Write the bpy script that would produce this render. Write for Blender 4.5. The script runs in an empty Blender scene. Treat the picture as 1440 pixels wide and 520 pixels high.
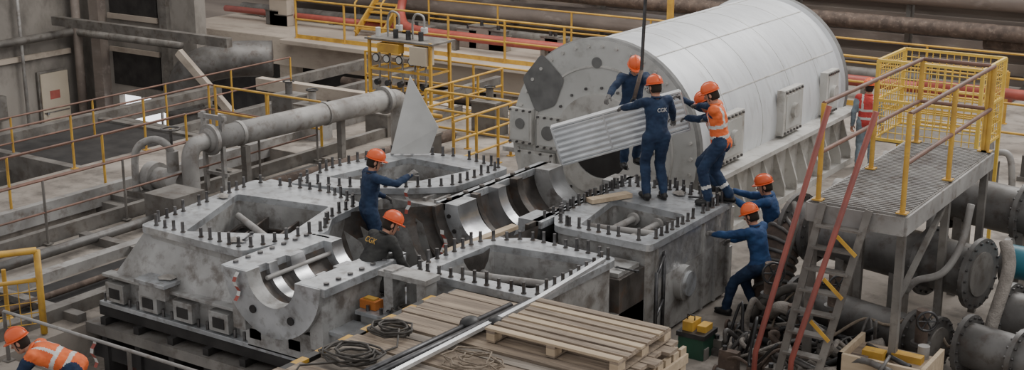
import bpy, math, random
from mathutils import Vector as V, Matrix, Quaternion, noise
from mathutils.geometry import tessellate_polygon
random.seed(4)
COL=bpy.context.scene.collection
# ---------------------------------------------------------------- materials
def mat(name,c1,c2=None,rough=.6,metal=0,scale=3,lo=.35,hi=.7,bump=0,bscale=None,stretch=(1,1,1),spec=.5,c3=None,c3lo=.58):
    m=bpy.data.materials.new(name);m.use_nodes=True;nt=m.node_tree;N=nt.nodes;K=nt.links
    b=N["Principled BSDF"];b.inputs["Roughness"].default_value=rough;b.inputs["Metallic"].default_value=metal
    b.inputs["Specular IOR Level"].default_value=spec
    if c2 is None: c2=tuple(x*.8 for x in c1)
    tc=N.new("ShaderNodeTexCoord");mp=N.new("ShaderNodeMapping");mp.inputs["Scale"].default_value=stretch
    K.new(tc.outputs["Object"],mp.inputs[0])
    nz=N.new("ShaderNodeTexNoise");nz.inputs["Scale"].default_value=scale;nz.inputs["Detail"].default_value=6
    K.new(mp.outputs[0],nz.inputs["Vector"])
    r=N.new("ShaderNodeValToRGB");r.color_ramp.elements[0].position=lo;r.color_ramp.elements[1].position=hi
    r.color_ramp.elements[0].color=(*c2,1);r.color_ramp.elements[1].color=(*c1,1)
    K.new(nz.outputs[0],r.inputs[0]);out=r.outputs[0]
    if c3:
        n2=N.new("ShaderNodeTexNoise");n2.inputs["Scale"].default_value=scale*2.3;n2.inputs["Detail"].default_value=9;n2.inputs["Roughness"].default_value=.65
        K.new(mp.outputs[0],n2.inputs["Vector"])
        r2=N.new("ShaderNodeValToRGB");r2.color_ramp.elements[0].position=c3lo-.04;r2.color_ramp.elements[1].position=c3lo+.14
        r2.color_ramp.elements[1].color=(.8,.8,.8,1)
        K.new(n2.outputs[0],r2.inputs[0])
        mx=N.new("ShaderNodeMix");mx.data_type='RGBA';K.new(r2.outputs[0],mx.inputs[0]);K.new(out,mx.inputs[6]);mx.inputs[7].default_value=(*c3,1)
        out=mx.outputs[2]
    K.new(out,b.inputs["Base Color"])
    if bump:
        n3=N.new("ShaderNodeTexNoise");n3.inputs["Scale"].default_value=bscale or scale*6;n3.inputs["Detail"].default_value=4
        K.new(mp.outputs[0],n3.inputs["Vector"])
        bp=N.new("ShaderNodeBump");bp.inputs["Strength"].default_value=bump;bp.inputs["Distance"].default_value=.03
        K.new(n3.outputs[0],bp.inputs["Height"]);K.new(bp.outputs[0],b.inputs["Normal"])
    return m
def emis(name,c,s):
    m=bpy.data.materials.new(name);m.use_nodes=True;b=m.node_tree.nodes["Principled BSDF"]
    b.inputs["Base Color"].default_value=(*c,1);b.inputs["Emission Color"].default_value=(*c,1);b.inputs["Emission Strength"].default_value=s
    return m
CONC=mat("concrete_floor",(.38,.34,.30),(.20,.175,.15),.9,0,.9,bump=.3,c3=(.10,.088,.078),c3lo=.52)
CONL=mat("concrete_beige",(.54,.475,.40),(.37,.315,.265),.9,0,.7,bump=.2,c3=(.24,.20,.165),stretch=(.5,1,1),c3lo=.55)  # beige raised lighter to stand in for haze in the background
WALLM=mat("plaster_stained",(.38,.35,.315),(.19,.175,.16),.95,0,.35,bump=.2,c3=(.10,.09,.08),stretch=(1,1,.6),c3lo=.52)
WALLB=mat("wall_bands_brown",(.33,.28,.24),(.20,.17,.15),.85,0,.8,stretch=(.3,1,5))  # base colour lightened in place of haze before the back wall
WALLP=mat("wall_pipe_brown",(.30,.255,.225),(.18,.15,.135),.7,.1,1.5,stretch=(.4,1,1),c3=(.38,.34,.31))  # also lightened, so haze is put into the distant pipes' colour
DARK=mat("dark_void_steel",(.045,.042,.04),(.022,.02,.02),.8,.2,3)  # dark steel; flat pieces of it also paint the shade of holes and recesses
BROWN=mat("red_brown_steel",(.14,.05,.038),(.07,.03,.025),.8,.1,2)
CAST=mat("casing_grey_paint",(.46,.46,.455),(.25,.245,.235),.5,.25,1.8,bump=.15,c3=(.12,.10,.085),c3lo=.51)
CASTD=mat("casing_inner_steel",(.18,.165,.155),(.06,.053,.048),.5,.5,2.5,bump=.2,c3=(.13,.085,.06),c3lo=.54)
FLNG=mat("machined_flange",(.64,.665,.69),(.37,.385,.40),.34,.5,2.5,c3=(.19,.175,.165),c3lo=.54)
BORE=mat("machined_bore",(.60,.61,.63),(.36,.365,.37),.25,.8,4)
STUD=mat("stud_steel",(.22,.215,.215),(.09,.085,.085),.35,.8,10)
STL=mat("dark_bar_steel",(.10,.10,.105),(.05,.05,.052),.4,.7,8)
GENW=mat("generator_silver_paint",(.72,.74,.76),(.58,.60,.625),.45,.2,.9,.3,.75,stretch=(1,4,1),c3=(.47,.47,.465),c3lo=.57)
GENF=mat("generator_face_paint",(.58,.58,.56),(.43,.43,.41),.55,.1,1.1,c3=(.29,.28,.26),c3lo=.57)
GENG=mat("generator_patch_grey",(.19,.19,.185),(.12,.12,.118),.7,.1,4)
GENL=mat("generator_frame_paint",(.60,.59,.56),(.43,.42,.395),.6,.05,1.3,c3=(.24,.215,.19),c3lo=.54)
ALU=mat("aluminium_panel",(.90,.92,.94),(.72,.74,.76),.25,.7,6)
PIPEG=mat("pipe_grey_paint",(.40,.39,.375),(.24,.23,.22),.6,.2,2,c3=(.15,.12,.10),c3lo=.55)
PIPED=mat("exchanger_grey",(.19,.185,.18),(.105,.10,.095),.5,.35,2.5,c3=(.08,.06,.05),c3lo=.55)
RUST=mat("rusty_steel",(.17,.125,.10),(.08,.06,.05),.8,.2,5,c3=(.25,.2,.165))
STEELB=mat("beam_steel",(.26,.245,.225),(.14,.13,.12),.6,.3,2.2,c3=(.10,.08,.065),c3lo=.54)
YEL=mat("yellow_paint",(.68,.41,.06),(.44,.25,.05),.55,0,4,c3=(.25,.15,.07),c3lo=.62)
YEL2=mat("cage_yellow",(.85,.60,.12),(.7,.46,.08),.5,0,4)
RAILB=mat("railing_worn_red",(.24,.125,.09),(.14,.08,.06),.6,0,4)
RED=mat("red_paint",(.44,.10,.075),(.30,.065,.05),.5,0,3)
REDST=mat("stair_rail_red",(.31,.075,.055),(.20,.06,.05),.55,0,4)
TEAL=mat("teal_paint",(.03,.20,.26),(.02,.13,.18),.45,0,3)
GREEN=mat("green_paint",(.025,.10,.06),(.02,.06,.04),.5,0,3)
WOOD=mat("weathered_boards",(.42,.335,.25),(.22,.175,.135),.85,0,2.0,bump=.3,stretch=(.5,6,6),c3=(.13,.10,.08),c3lo=.54)
WOOD2=mat("grey_boards",(.35,.305,.255),(.19,.165,.14),.85,0,2.0,bump=.3,stretch=(.5,6,6),c3=(.11,.092,.078),c3lo=.54)
WOODL=mat("fresh_wood",(.56,.45,.32),(.42,.33,.23),.8,0,3,stretch=(.6,4,4))
BLACK=mat("black_rubber",(.02,.02,.022),(.012,.012,.012),.5,0,8)
CABLE=mat("cable_grey_brown",(.10,.09,.08),(.05,.045,.04),.7,0,9)
ROPE=mat("rope_beige",(.30,.245,.19),(.18,.145,.11),.9,0,30)
LAG=mat("lagging_grey",(.34,.31,.28),(.2,.18,.16),.9,0,8,bump=.6)
FOIL=mat("foil_silver",(.75,.76,.77),(.5,.5,.5),.3,.8,8,bump=1,bscale=7)
WHITE=mat("white_sheet",(.62,.62,.60),(.46,.46,.45),.6,.1,2)
RAG=mat("cloth_rag",(.42,.40,.37),(.25,.23,.21),.95,0,8,bump=.5)
DOORM=mat("door_cream",(.58,.51,.40),(.46,.40,.32),.7,0,1)
SKY=emis("daylight_glass",(.95,.97,1),2.0)
NAVY=mat("navy_workwear",(.020,.045,.10),(.010,.023,.06),.85,0,9,bump=.3,bscale=14)
BLUE=mat("blue_workwear",(.02,.07,.19),(.012,.04,.12),.85,0,9,bump=.3,bscale=14)
OLIVE=mat("dark_jacket",(.045,.045,.042),(.02,.02,.02),.85,0,9,bump=.3,bscale=14)
LBLUE=mat("pale_blue_trousers",(.30,.36,.42),(.20,.26,.31),.85,0,9)
VEST=mat("orange_vest",(.90,.19,.05),(.68,.12,.03),.7,0,9,bump=.2,bscale=10)
REDV=mat("red_vest",(.62,.07,.06),(.45,.05,.05),.8,0,9)
REFL=mat("reflective_tape",(.68,.69,.67),(.55,.55,.53),.4,0,20)
HELM=mat("helmet_orange",(.86,.15,.035),(.74,.11,.03),.35,0,3)
SKIN=mat("skin",(.50,.27,.185),(.42,.21,.145),.6,0,12)
HAIR=mat("hair_dark",(.03,.02,.015),(.02,.015,.01),.9,0,20)
GLOVE=mat("glove_grey",(.22,.21,.2),(.12,.115,.11),.9,0,20)
BOOT=mat("boot_black",(.02,.02,.02),(.012,.012,.012),.5,0,9)
EYEW=mat("eye_white",(.8,.8,.78),(.7,.7,.7),.3,0,9)
LIP=mat("lip",(.36,.13,.1),(.3,.1,.08),.6,0,9)
ORG=mat("orange_box",(.6,.2,.04))
# ---------------------------------------------------------------- mesh builder
def frame(d):
    d=V(d).normalized();u=V((0,0,1)) if abs(d.z)<.95 else V((1,0,0))
    a=d.cross(u).normalized();return a,a.cross(d).normalized(),d
class MB:
    def __init__(s): s.v=[];s.f=[];s.m=[];s.sm=[];s.mats=[]
    def mi(s,m):
        if m not in s.mats:s.mats.append(m)
        return s.mats.index(m)
    def add(s,vs,fs,m,sm=False):
        o=len(s.v);s.v+=[tuple(p) for p in vs];i=s.mi(m)
        for f in fs: s.f.append([o+k for k in f]);s.m.append(i);s.sm.append(sm)
    def box(s,x0,x1,y0,y1,z0,z1,m):
        vs=[(x,y,z) for z in (z0,z1) for x,y in((x0,y0),(x1,y0),(x1,y1),(x0,y1))]
        s.add(vs,[(3,2,1,0),(4,5,6,7),(0,1,5,4),(1,2,6,5),(2,3,7,6),(3,0,4,7)],m)
    def obox(s,c,ax,ay,az,m):
        c,ax,ay,az=V(c),V(ax),V(ay),V(az)
        vs=[c+k*az+i*ax+j*ay for k in(-1,1) for i,j in((-1,-1),(1,-1),(1,1),(-1,1))]
        s.add(vs,[(3,2,1,0),(4,5,6,7),(0,1,5,4),(1,2,6,5),(2,3,7,6),(3,0,4,7)],m)
    def beam(s,p0,p1,w,h,m):
        p0,p1=V(p0),V(p1);a,b,d=frame(p1-p0);s.obox((p0+p1)/2,a*w/2,b*h/2,d*(p1-p0).length/2,m)
    def cyl(s,p0,p1,r0,m,r1=None,n=12,cap=True,sm=True):
        if r1 is None:r1=r0
        p0,p1=V(p0),V(p1);a,b,d=frame(p1-p0)
        R=[[p+(a*math.cos(t)+b*math.sin(t))*r for t in [2*math.pi*i/n for i in range(n)]] for p,r in((p0,r0),(p1,r1))]
        s.add(R[0]+R[1],[(i,n+i,n+(i+1)%n,(i+1)%n)[::-1] for i in range(n)],m,sm)
        if cap: s.add(R[0],[tuple(range(n))],m);s.add(R[1],[tuple(range(n))[::-1]],m)
    def loft(s,cs,rx,ry,ax,ay,m,n=14,cap=True):
        vs=[];ax=V(ax);ay=V(ay)
        for c,x,y in zip(cs,rx,ry):
            for i in range(n):
                t=2*math.pi*i/n;vs.append(V(c)+ax*x*math.cos(t)+ay*y*math.sin(t))
        fs=[(k*n+i,k*n+(i+1)%n,(k+1)*n+(i+1)%n,(k+1)*n+i) for k in range(len(cs)-1) for i in range(n)]
        if cap: fs+= [tuple(range(n))[::-1],tuple(range((len(cs)-1)*n,len(cs)*n))]
        s.add(vs,fs,m,True)
    def tube(s,pts,r,m,n=8,cap=True):
        pts=[V(p) for p in pts];R=r if isinstance(r,(list,tuple)) else [r]*len(pts)
        t0=(pts[1]-pts[0]).normalized();a,b,_=frame(t0);vs=[]
        for i,p in enumerate(pts):
            t=(pts[min(i+1,len(pts)-1)]-pts[max(i-1,0)]).normalized()
            q=t0.rotation_difference(t);a=q@a;b=q@b;t0=t
            vs+=[p+(a*math.cos(2*math.pi*k/n)+b*math.sin(2*math.pi*k/n))*R[i] for k in range(n)]
        fs=[(i*n+k,i*n+(k+1)%n,(i+1)*n+(k+1)%n,(i+1)*n+k) for i in range(len(pts)-1) for k in range(n)]
        if cap: fs+=[tuple(range(n))[::-1],tuple(range((len(pts)-1)*n,len(pts)*n))]
        s.add(vs,fs,m,True)
    def caps(s,p0,p1,r0,r1,m,n=10):
        p0,p1=V(p0),V(p1);d=(p1-p0)
        if d.length<1e-5:d=V((0,0,1e-4))
        u=d.normalized();P=[];R=[]
        for k in (-85,-60,-30,0): P.append(p0+u*r0*math.sin(math.radians(k)));R.append(r0*math.cos(math.radians(k)))
        for k in (0,30,60,85): P.append(p1+u*r1*math.sin(math.radians(k)));R.append(r1*math.cos(math.radians(k)))
        a,b,_=frame(u);s.loft(P,R,R,a,b,m,n)
    def ell(s,c,ax,ay,az,m,n=14,k=9):
        c=V(c);az=V(az);P=[];R=[]
        for i in range(k):
            t=math.radians(-86+172*i/(k-1));P.append(c+az*math.sin(t));R.append(math.cos(t))
        s.loft(P,R,R,ax,ay,m,n)
    def prism(s,outer,holes,z0,z1,m):
        L=[outer]+holes;allp=[p for l in L for p in l];tri=tessellate_polygon([[V((p[0],p[1],0)) for p in l] for l in L])
        top=[(p[0],p[1],z1) for p in allp];bot=[(p[0],p[1],z0) for p in allp]
        F=[]
        for t in tri:
            A,B,C=[V(top[i]) for i in t];t=tuple(t) if (B-A).cross(C-A).z>0 else tuple(t)[::-1];F.append(t)
        s.add(top,F,m);s.add(bot,[t[::-1] for t in F],m)
        for l in L: s.wall(l,l,z0,z1,m)
    def wall(s,l0,l1,z0,z1,m):
        n=len(l0);s.add([(p[0],p[1],z0) for p in l0]+[(p[0],p[1],z1) for p in l1],[(i,(i+1)%n,n+(i+1)%n,n+i) for i in range(n)],m)
    def hring(s,cx,cz,y0,y1,r0,r1,m,a0=180,a1=360,n=22,mf=None):
        vs=[];mf=mf or m
        for i in range(n+1):
            t=math.radians(a0+(a1-a0)*i/n)
            for r,y in((r0,y0),(r1,y0),(r1,y1),(r0,y1)): vs.append((cx+r*math.cos(t),y,cz+r*math.sin(t)))
        q=lambda k:[(4*i+k,4*i+(k+1)%4,4*i+4+(k+1)%4,4*i+4+k) for i in range(n)]
        s.add(vs,q(0)+q(2),mf);s.add(vs,q(1)+q(3),m,True);s.add(vs,[(0,1,2,3),(4*n+3,4*n+2,4*n+1,4*n)],mf)
    def torus(s,c,ax,ay,R,r,m,n=20,k=6):
        ax,ay,c=V(ax),V(ay),V(c);az=ax.cross(ay);vs=[]
        for i in range(n):
            t=2*math.pi*i/n;d=ax*math.cos(t)+ay*math.sin(t)
            for j in range(k):
                p=2*math.pi*j/k;vs.append(c+d*(R+r*math.cos(p))+az*r*math.sin(p))
        s.add(vs,[(i*k+j,((i+1)%n)*k+j,((i+1)%n)*k+(j+1)%k,i*k+(j+1)%k) for i in range(n) for j in range(k)],m,True)
    def obj(s,name,bevel=0):
        me=bpy.data.meshes.new(name);me.from_pydata(s.v,[],s.f)
        for m in s.mats:me.materials.append(m)
        me.polygons.foreach_set("material_index",s.m);me.polygons.foreach_set("use_smooth",s.sm);me.update()
        o=bpy.data.objects.new(name,me);COL.objects.link(o)
        if bevel:
            b=o.modifiers.new("b",'BEVEL');b.width=bevel;b.segments=2;b.limit_method='ANGLE';b.angle_limit=math.radians(50);b.harden_normals=False
        return o
def rnd(poly,r,n=4):
    out=[];N=len(poly)
    for i in range(N):
        p=V(poly[i]).to_2d();a=(V(poly[i-1]).to_2d()-p);b=(V(poly[(i+1)%N]).to_2d()-p)
        k=min(r,a.length*.45,b.length*.45);A=p+a.normalized()*k;B=p+b.normalized()*k
        for j in range(n+1):
            t=j/n;q=A*(1-t)**2+p*2*t*(1-t)+B*t*t;out.append((q.x,q.y))
    return out
def scl(poly,k):
    cx=sum(p[0] for p in poly)/len(poly);cy=sum(p[1] for p in poly)/len(poly)
    return [(cx+(p[0]-cx)*k,cy+(p[1]-cy)*k) for p in poly]
def spline(pts,n=8):
    P=[V(p) for p in pts];P=[P[0]*2-P[1]]+P+[P[-1]*2-P[-2]];out=[]
    for i in range(1,len(P)-2):
        for j in range(n):
            t=j/n;a,b,c,d=P[i-1:i+3]
            out.append(.5*((2*b)+(c-a)*t+(2*a-5*b+4*c-d)*t*t+(3*b-3*c+d-a)*t**3))
    out.append(P[-2]);return out
def railing(name,pts,h=1.1,sp=1.5,pm=YEL,rm=YEL,r=.028,mids=(.5,),toe=0):
    b=MB();pts=[V(p) for p in pts]
    for i in range(len(pts)-1):
        p,q=pts[i],pts[i+1];L=(q-p).length;n=max(1,round(L/sp))
        for k in range(n+(i==len(pts)-2)):
            c=p.lerp(q,k/n);b.cyl(c,c+V((0,0,h)),r,pm,n=8);b.box(c.x-.06,c.x+.06,c.y-.06,c.y+.06,c.z,c.z+.015,pm)
        for f in (1,)+tuple(mids): b.cyl(p+V((0,0,h*f)),q+V((0,0,h*f)),r*.85,rm,n=8)
        if toe: b.beam(p+V((0,0,toe/2)),q+V((0,0,toe/2)),.012,toe,rm)
    return b.obj(name)
# ---------------------------------------------------------------- shell
b=MB();b.box(-3.6,16,-7.0,15.9,-.4,0,CONC);b.box(-3.4,16,-16,-8.9,-.4,0,CONC);b.box(3.4,16,-8.9,-7.0,-.4,0,CONC);b.obj("floor")
b=MB()
b.box(-6.9,-3.6,-16,.6,-.5,-.02,CONC)
b.box(-5.3,-4.5,-16,.4,-.015,-.005,DARK)  # flat dark strip painting the shade of an open channel
b.box(-10.4,-8.5,-14,1.5,-.45,0,CONC)
b.box(-10.2,-3.6,1.0,6.2,-.4,0,CONC)
b.obj("floor_walkway")
b=MB();b.box(-30,-3.6,-18,11,-3.2,-3,CONC);b.obj("floor_basement")
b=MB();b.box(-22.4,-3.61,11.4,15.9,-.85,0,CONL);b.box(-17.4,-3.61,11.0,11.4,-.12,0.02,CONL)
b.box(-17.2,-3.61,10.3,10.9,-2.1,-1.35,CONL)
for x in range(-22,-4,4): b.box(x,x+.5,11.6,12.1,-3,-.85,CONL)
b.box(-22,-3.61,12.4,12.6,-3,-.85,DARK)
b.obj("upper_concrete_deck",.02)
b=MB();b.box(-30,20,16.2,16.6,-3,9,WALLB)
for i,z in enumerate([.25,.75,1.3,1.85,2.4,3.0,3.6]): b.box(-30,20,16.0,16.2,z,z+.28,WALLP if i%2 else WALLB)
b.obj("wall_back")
b=MB();b.box(-22.9,-22.5,-10,11,-3,9,WALLM);b.obj("wall_left")
b=MB();b.box(-22.5,-21.0,7.9,8.3,-3,9,WALLM);b.box(-21.0,-17.6,7.9,8.3,-1.5,9,WALLM);b.box(-18.6,-17.4,7.9,8.3,-3,-1.5,WALLM)
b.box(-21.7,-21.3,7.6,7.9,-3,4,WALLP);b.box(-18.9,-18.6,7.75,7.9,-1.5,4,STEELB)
b.box(-21.1,-19.1,7.86,7.9,.9,1.8,DARK);b.box(-21.1,-19.1,7.86,7.9,-1.2,-.2,DARK);b.box(-21.15,-19.05,7.8,7.86,-.22,-.08,CONL);b.box(-21.15,-19.05,7.8,7.86,.75,.9,CONL)  # flat dark panels paint the shade of recessed bays
b.obj("wall_basement")
b=MB();b.box(-21.0,-18.6,8.12,8.16,-2.95,-1.5,SKY)
for x in(-20.2,-19.4): b.box(x-.03,x+.03,8.05,8.11,-2.95,-1.55,STEELB)
b.obj("window_1")
b=MB();b.box(-8,-5,15.86,15.92,1.7,5,SKY);
for x in(-7,-6): b.box(x-.04,x+.04,15.8,15.86,1.7,5,STEELB)
b.obj("window_2")
b=MB();b.box(-22.48,-22.4,6.15,7.25,-3,-.75,STEELB);b.box(-22.42,-22.36,6.22,7.18,-3,-.82,DOORM);b.cyl((-22.36,6.35,-2),(-22.3,6.35,-2),.04,STUD);b.box(-22.36,-22.355,6.5,6.85,-1.6,-1.35,RED)
b.box(-22.36,-22.35,6.25,7.15,-2.0,-1.96,STEELB);b.obj("door_1")
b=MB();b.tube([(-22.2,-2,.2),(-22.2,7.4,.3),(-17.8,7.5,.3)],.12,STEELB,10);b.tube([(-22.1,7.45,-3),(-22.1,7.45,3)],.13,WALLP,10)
b.tube([(-22.2,-3,1.2),(-22.2,3.8,1.3),(-22.2,3.8,3)],.09,STEELB,10);b.tube([(-22.25,5.6,-3),(-22.25,5.6,3)],.05,PIPEG,8);b.box(-22.45,-22.2,4.4,4.9,-1.9,-1.2,STEELB)
b.box(-22.45,-22.25,2.5,3.2,-2.2,-1.4,PIPEG);b.box(-22.48,-22.4,-1,3.4,.5,1.0,DARK);b.box(-22.48,-22.38,-1,7.4,-.35,-.2,CONL)  # dark panel here paints a shaded wall bay
b.obj("wall_pipes")
b=MB();b.tube(spline([(-17.3,7.0,-3),(-17.3,7.0,-1.6),(-17.25,7.1,-.7),(-16.9,7.3,-.2),(-16.2,7.9,0),(-15.4,8.6,0)]),.5,PIPED,20)
for z in(-2.2,-1.4): b.cyl((-17.3,7.0,z),(-17.3,7.0,z+.1),.57,PIPED,n=20)
b.obj("ventilation_duct")
b=MB();b.beam((-16.6,6.3,.4),(-14.6,6.6,-1.5),.16,.2,CONL);b.beam((-14.4,6.4,-1.3),(-14.4,6.4,-3),.4,.4,CONL);b.beam((-22,6.6,.75),(-15,6.6,.75),.2,.25,STEELB);b.obj("steel_bracing")
b=MB()
for y,z,r,m in((9.6,-2.4,.28,PIPED),(9.0,-1.5,.18,PIPEG),(8.0,-2.2,.22,STEELB),(7.0,-1.1,.12,PIPEG),(9.9,-.7,.14,RUST)):
    b.tube([(-14,y,z),(-4,y,z)],r,m,12)
for x in(-13.5,-11.5,-9,-6.5): b.beam((x,6.6,-3),(x,6.6,-.1),.22,.22,STEELB);b.beam((x,6.6,-.2),(x,10.3,-.2),.2,.25,STEELB)
b.beam((-14,6.6,-.2),(-3.7,6.6,-.2),.25,.3,CONL)
for i in range(14):
    x=random.uniform(-13.5,-4.5);y=random.uniform(7,9.5);b.tube([(x,y,-3),(x,y,random.uniform(-1.8,-.6)),(x+random.uniform(-1.5,1.5),y,random.uniform(-1.8,-.6))],random.choice([.05,.08,.12]),random.choice([PIPEG,RUST,STEELB,YEL]),8)
b.obj("basement_pipework")
b=MB()
for y in(-6,-3.2,-.4,2.2,4.8): b.beam((-8.6,y,-.25),(-6.8,y,-.25),.2,.3,STEELB)
for x in(-12.8,-15.5): b.beam((x,-9,-.6),(x,6.6,-.6),.25,.35,STEELB)
for y in(-5,-1,3): b.beam((-16,y,-.75),(-10.3,y,-.75),.2,.3,STEELB)
for x in(-16,-12.8): 
    for y in(-5,-1,3): b.beam((x,y,-3),(x,y,-.8),.2,.2,STEELB)
b.beam((-7.0,-12,.05),(-7.0,5.8,.05),.12,.3,STEELB);b.beam((-8.4,-12,.0),(-8.4,5.8,.0),.15,.35,PIPEG)
b.obj("floor_support_beams")
b=MB();b.box(-13.6,-10.7,-1.8,1.2,-1.6,-.15,DARK);b.box(-13.8,-10.5,-2.0,-1.8,-1.6,-.1,STEELB);b.box(-13.8,-10.5,1.2,1.4,-1.6,-.1,STEELB);b.box(-10.7,-10.5,-2,1.4,-1.6,-.1,STEELB)
for x in(-13.4,-10.9):
    for y in(-1.6,1): b.box(x-.1,x+.1,y-.1,y+.1,-3,-1.6,STEELB)
b.obj("open_steel_tank")
for x,y,s in((-18.5,3.5,1.2),(-16.8,4.6,.9),(-19.6,.6,1.1),(-14.8,1.6,.8),(-18.0,5.6,.7),(-11.6,3.6,1.0),(-11.5,5.0,.8)):
    b=MB();b.box(x-s*.5,x+s*.5,y-s*.35,y+s*.35,-3,-2.8,STEELB);b.cyl((x-s*.5,y,-2.45),(x+s*.2,y,-2.45),s*.3,PIPED,n=20);b.cyl((x+s*.2,y,-2.45),(x+s*.5,y,-2.45),s*.18,PIPEG,n=16)
    b.tube(spline([(x+s*.4,y,-2.4),(x+s*.45,y+.1,-1.9),(x+s*.5,y+.6,-1.7),(x+s*.5,y+1.0,-2.2),(x+s*.5,y+1.0,-3)]),.08,PIPEG);b.obj("basement_pump")
b=MB()
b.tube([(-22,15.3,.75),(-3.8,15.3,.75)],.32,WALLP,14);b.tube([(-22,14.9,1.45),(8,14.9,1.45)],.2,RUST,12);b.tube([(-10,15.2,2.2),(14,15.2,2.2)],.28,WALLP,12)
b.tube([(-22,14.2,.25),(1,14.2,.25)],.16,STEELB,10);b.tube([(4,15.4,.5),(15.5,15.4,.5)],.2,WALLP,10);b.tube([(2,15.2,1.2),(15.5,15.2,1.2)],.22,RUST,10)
for x in range(-21,14,3): b.box(x-.08,x+.08,14.0,15.7,0.01,.1,STEELB);b.box(x-.06,x+.06,15.4,15.7,0.01,2.2,STEELB)
b.obj("service_pipe_bank")
b=MB();b.tube(spline([(-14.6,13.6,4),(-14.6,13.5,1.6),(-14.5,13.2,.7),(-13.6,12.7,.42),(-11,12.5,.4)],5)+[V((3.4,12.5,.4))],.13,RED,12)
b.tube([(-22,13.4,.3),(-15,13.4,.3)],.1,RED,10)
for x in range(-12,4,3): b.box(x-.06,x+.06,12.4,12.6,0.01,.3,STEELB)
b.obj("red_fire_main")
b=MB();b.tube([(2.2,9.4,1.1),(14,9.4,1.1)],.11,RED,10)
for x in(3,6,9,12): b.box(x-.05,x+.05,9.35,9.45,0,1.0,STEELB)
b.obj("red_water_pipe")
b=MB();b.box(-3.4,-2.7,12.9,13.5,0,.9,RED);b.cyl((-3.05,13.2,.9),(-3.05,13.2,1.3),.12,RED);b.torus((-3.05,13.0,1.45),(1,0,0),(0,0,1),.2,.03,RED);b.cyl((-3.05,13.2,1.3),(-3.05,13.0,1.45),.03,STUD);b.tube([(-4.3,13.2,.4),(-2.0,13.2,.4)],.16,RED,12);b.obj("fire_hydrant_valve")
railing("deck_railing",[(-17.2,11.55,0),(3.5,11.55,0)],1.15,1.9,YEL,YEL,.035,(.5,),.12)
railing("deck_railing",[(-14,13.9,0),(3.5,13.9,0)],1.15,2.6,YEL,YEL,.03,(.5,))
b=MB()
for k in range(6): b.box(-15.9,-15.0,12.9+k*.25,13.15+k*.25,.2+k*.22,.24+k*.22,YEL)
for x in(-15.95,-14.95): b.beam((x,12.8,.1),(x,14.4,1.5),.06,.18,YEL);b.tube([(x,12.8,0),(x,12.8,1.0),(x,14.4,2.4)],.03,YEL)
b.obj("yellow_steps")
b=MB();b.cyl((-4.9,11.9,0),(-4.9,11.9,5),.09,YEL,n=12);b.cyl((-4.9,11.9,0),(-4.9,11.9,.05),.2,YEL);b.obj("yellow_column")
for i in range(12):
    x=random.uniform(-20,-6);b=MB();h=random.uniform(.3,.9);w=random.uniform(.2,.5);m=random.choice([STEELB,PIPED,WALLP,CONL]);b.box(x-w,x+w,13.0,13.0+w,0.01,h,m);b.box(x-w-.02,x+w+.02,12.98,13.02+w,h,h+.03,STEELB);b.cyl((x,13.1,h),(x,13.1,h+.15),.05,STL);b.obj("deck_cabinet")
# generator ------------------------------------------------------
b=MB()
n=72
prof=[(0.0,1.55),(0.0,1.72),(.06,1.75),(.16,1.75),(.18,1.66),(.22,1.68),(6.3,1.68),(6.34,1.75),(6.5,1.75),(6.55,1.6)]
vs=[];gm=[GENF,GENG,GENG,GENG,GENW,GENW,GENW,GENG,GENF]
for y,r in prof:
    for i in range(n):
        t=2*math.pi*i/n;vs.append((r*math.cos(t),y,1.4+r*math.sin(t)))
for k in range(len(prof)-1): b.add(vs,[(k*n+i,k*n+(i+1)%n,(k+1)*n+(i+1)%n,(k+1)*n+i) for i in range(n)],gm[k],k in(5,))
b.add([(1.55*math.cos(2*math.pi*i/n),0,1.4+1.55*math.sin(2*math.pi*i/n)) for i in range(n)],[tuple(range(n))],GENF)
b.add([(1.6*math.cos(2*math.pi*i/n),6.55,1.4+1.6*math.sin(2*math.pi*i/n)) for i in range(n)],[tuple(range(n))[::-1]],GENF)
for y in(1.3,2.6,3.9,5.2): b.torus((0,y,1.4),(1,0,0),(0,0,1),1.680,.006,GENL,72,6)
for a in(28,62,96): t=math.radians(a);b.obox((1.683*math.cos(t),3.25,1.4+1.683*math.sin(t)),V((0,3.0,0)),V((-math.sin(t),0,math.cos(t)))*.010,V((math.cos(t),0,math.sin(t)))*.005,GENL)
for i in range(40):
    t=2*math.pi*i/40;b.cyl((1.62*math.cos(t),-.035,1.4+1.62*math.sin(t)),(1.62*math.cos(t),0,1.4+1.62*math.sin(t)),.03,GENL,n=6)
for i in range(20):
    t=2*math.pi*i/20;b.cyl((.95*math.cos(t),-.03,1.4+.95*math.sin(t)),(.95*math.cos(t),0,1.4+.95*math.sin(t)),.025,STUD,n=6)
b.hring(0,1.4,-.06,0,.55,.85,GENL,0,360,40);b.cyl((0,-.01,1.4),(0,.05,1.4),.54,DARK,n=30)
b.hring(0,1.4,-.015,0,1.28,1.31,GENL,0,360,48)
pp=rnd([(-1.52,2.35),(-1.14,2.80),(-.70,2.42),(-.88,1.95),(-1.25,1.8)],.08)
b.add([(x,-.017,z) for x,z in pp],[tuple(range(len(pp)))],GENG)
for cx,cz,w,h in((-1.5,1.55,.22,.3),(-.95,1.5,.22,.28),(-1.2,.9,.35,.25)):
    b.box(cx-w,cx+w,-.1,0,cz-h,cz+h,GENL);b.box(cx-w*.8,cx+w*.8,-.11,-.1,cz-h*.8,cz+h*.8,GENF)
    for i in range(4):
        for j in(-1,1): b.cyl((cx-w*.9+w*.6*i,-.14,cz+j*h*.9),(cx-w*.9+w*.6*i,-.1,cz+j*h*.9),.02,STUD,n=6)
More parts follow.
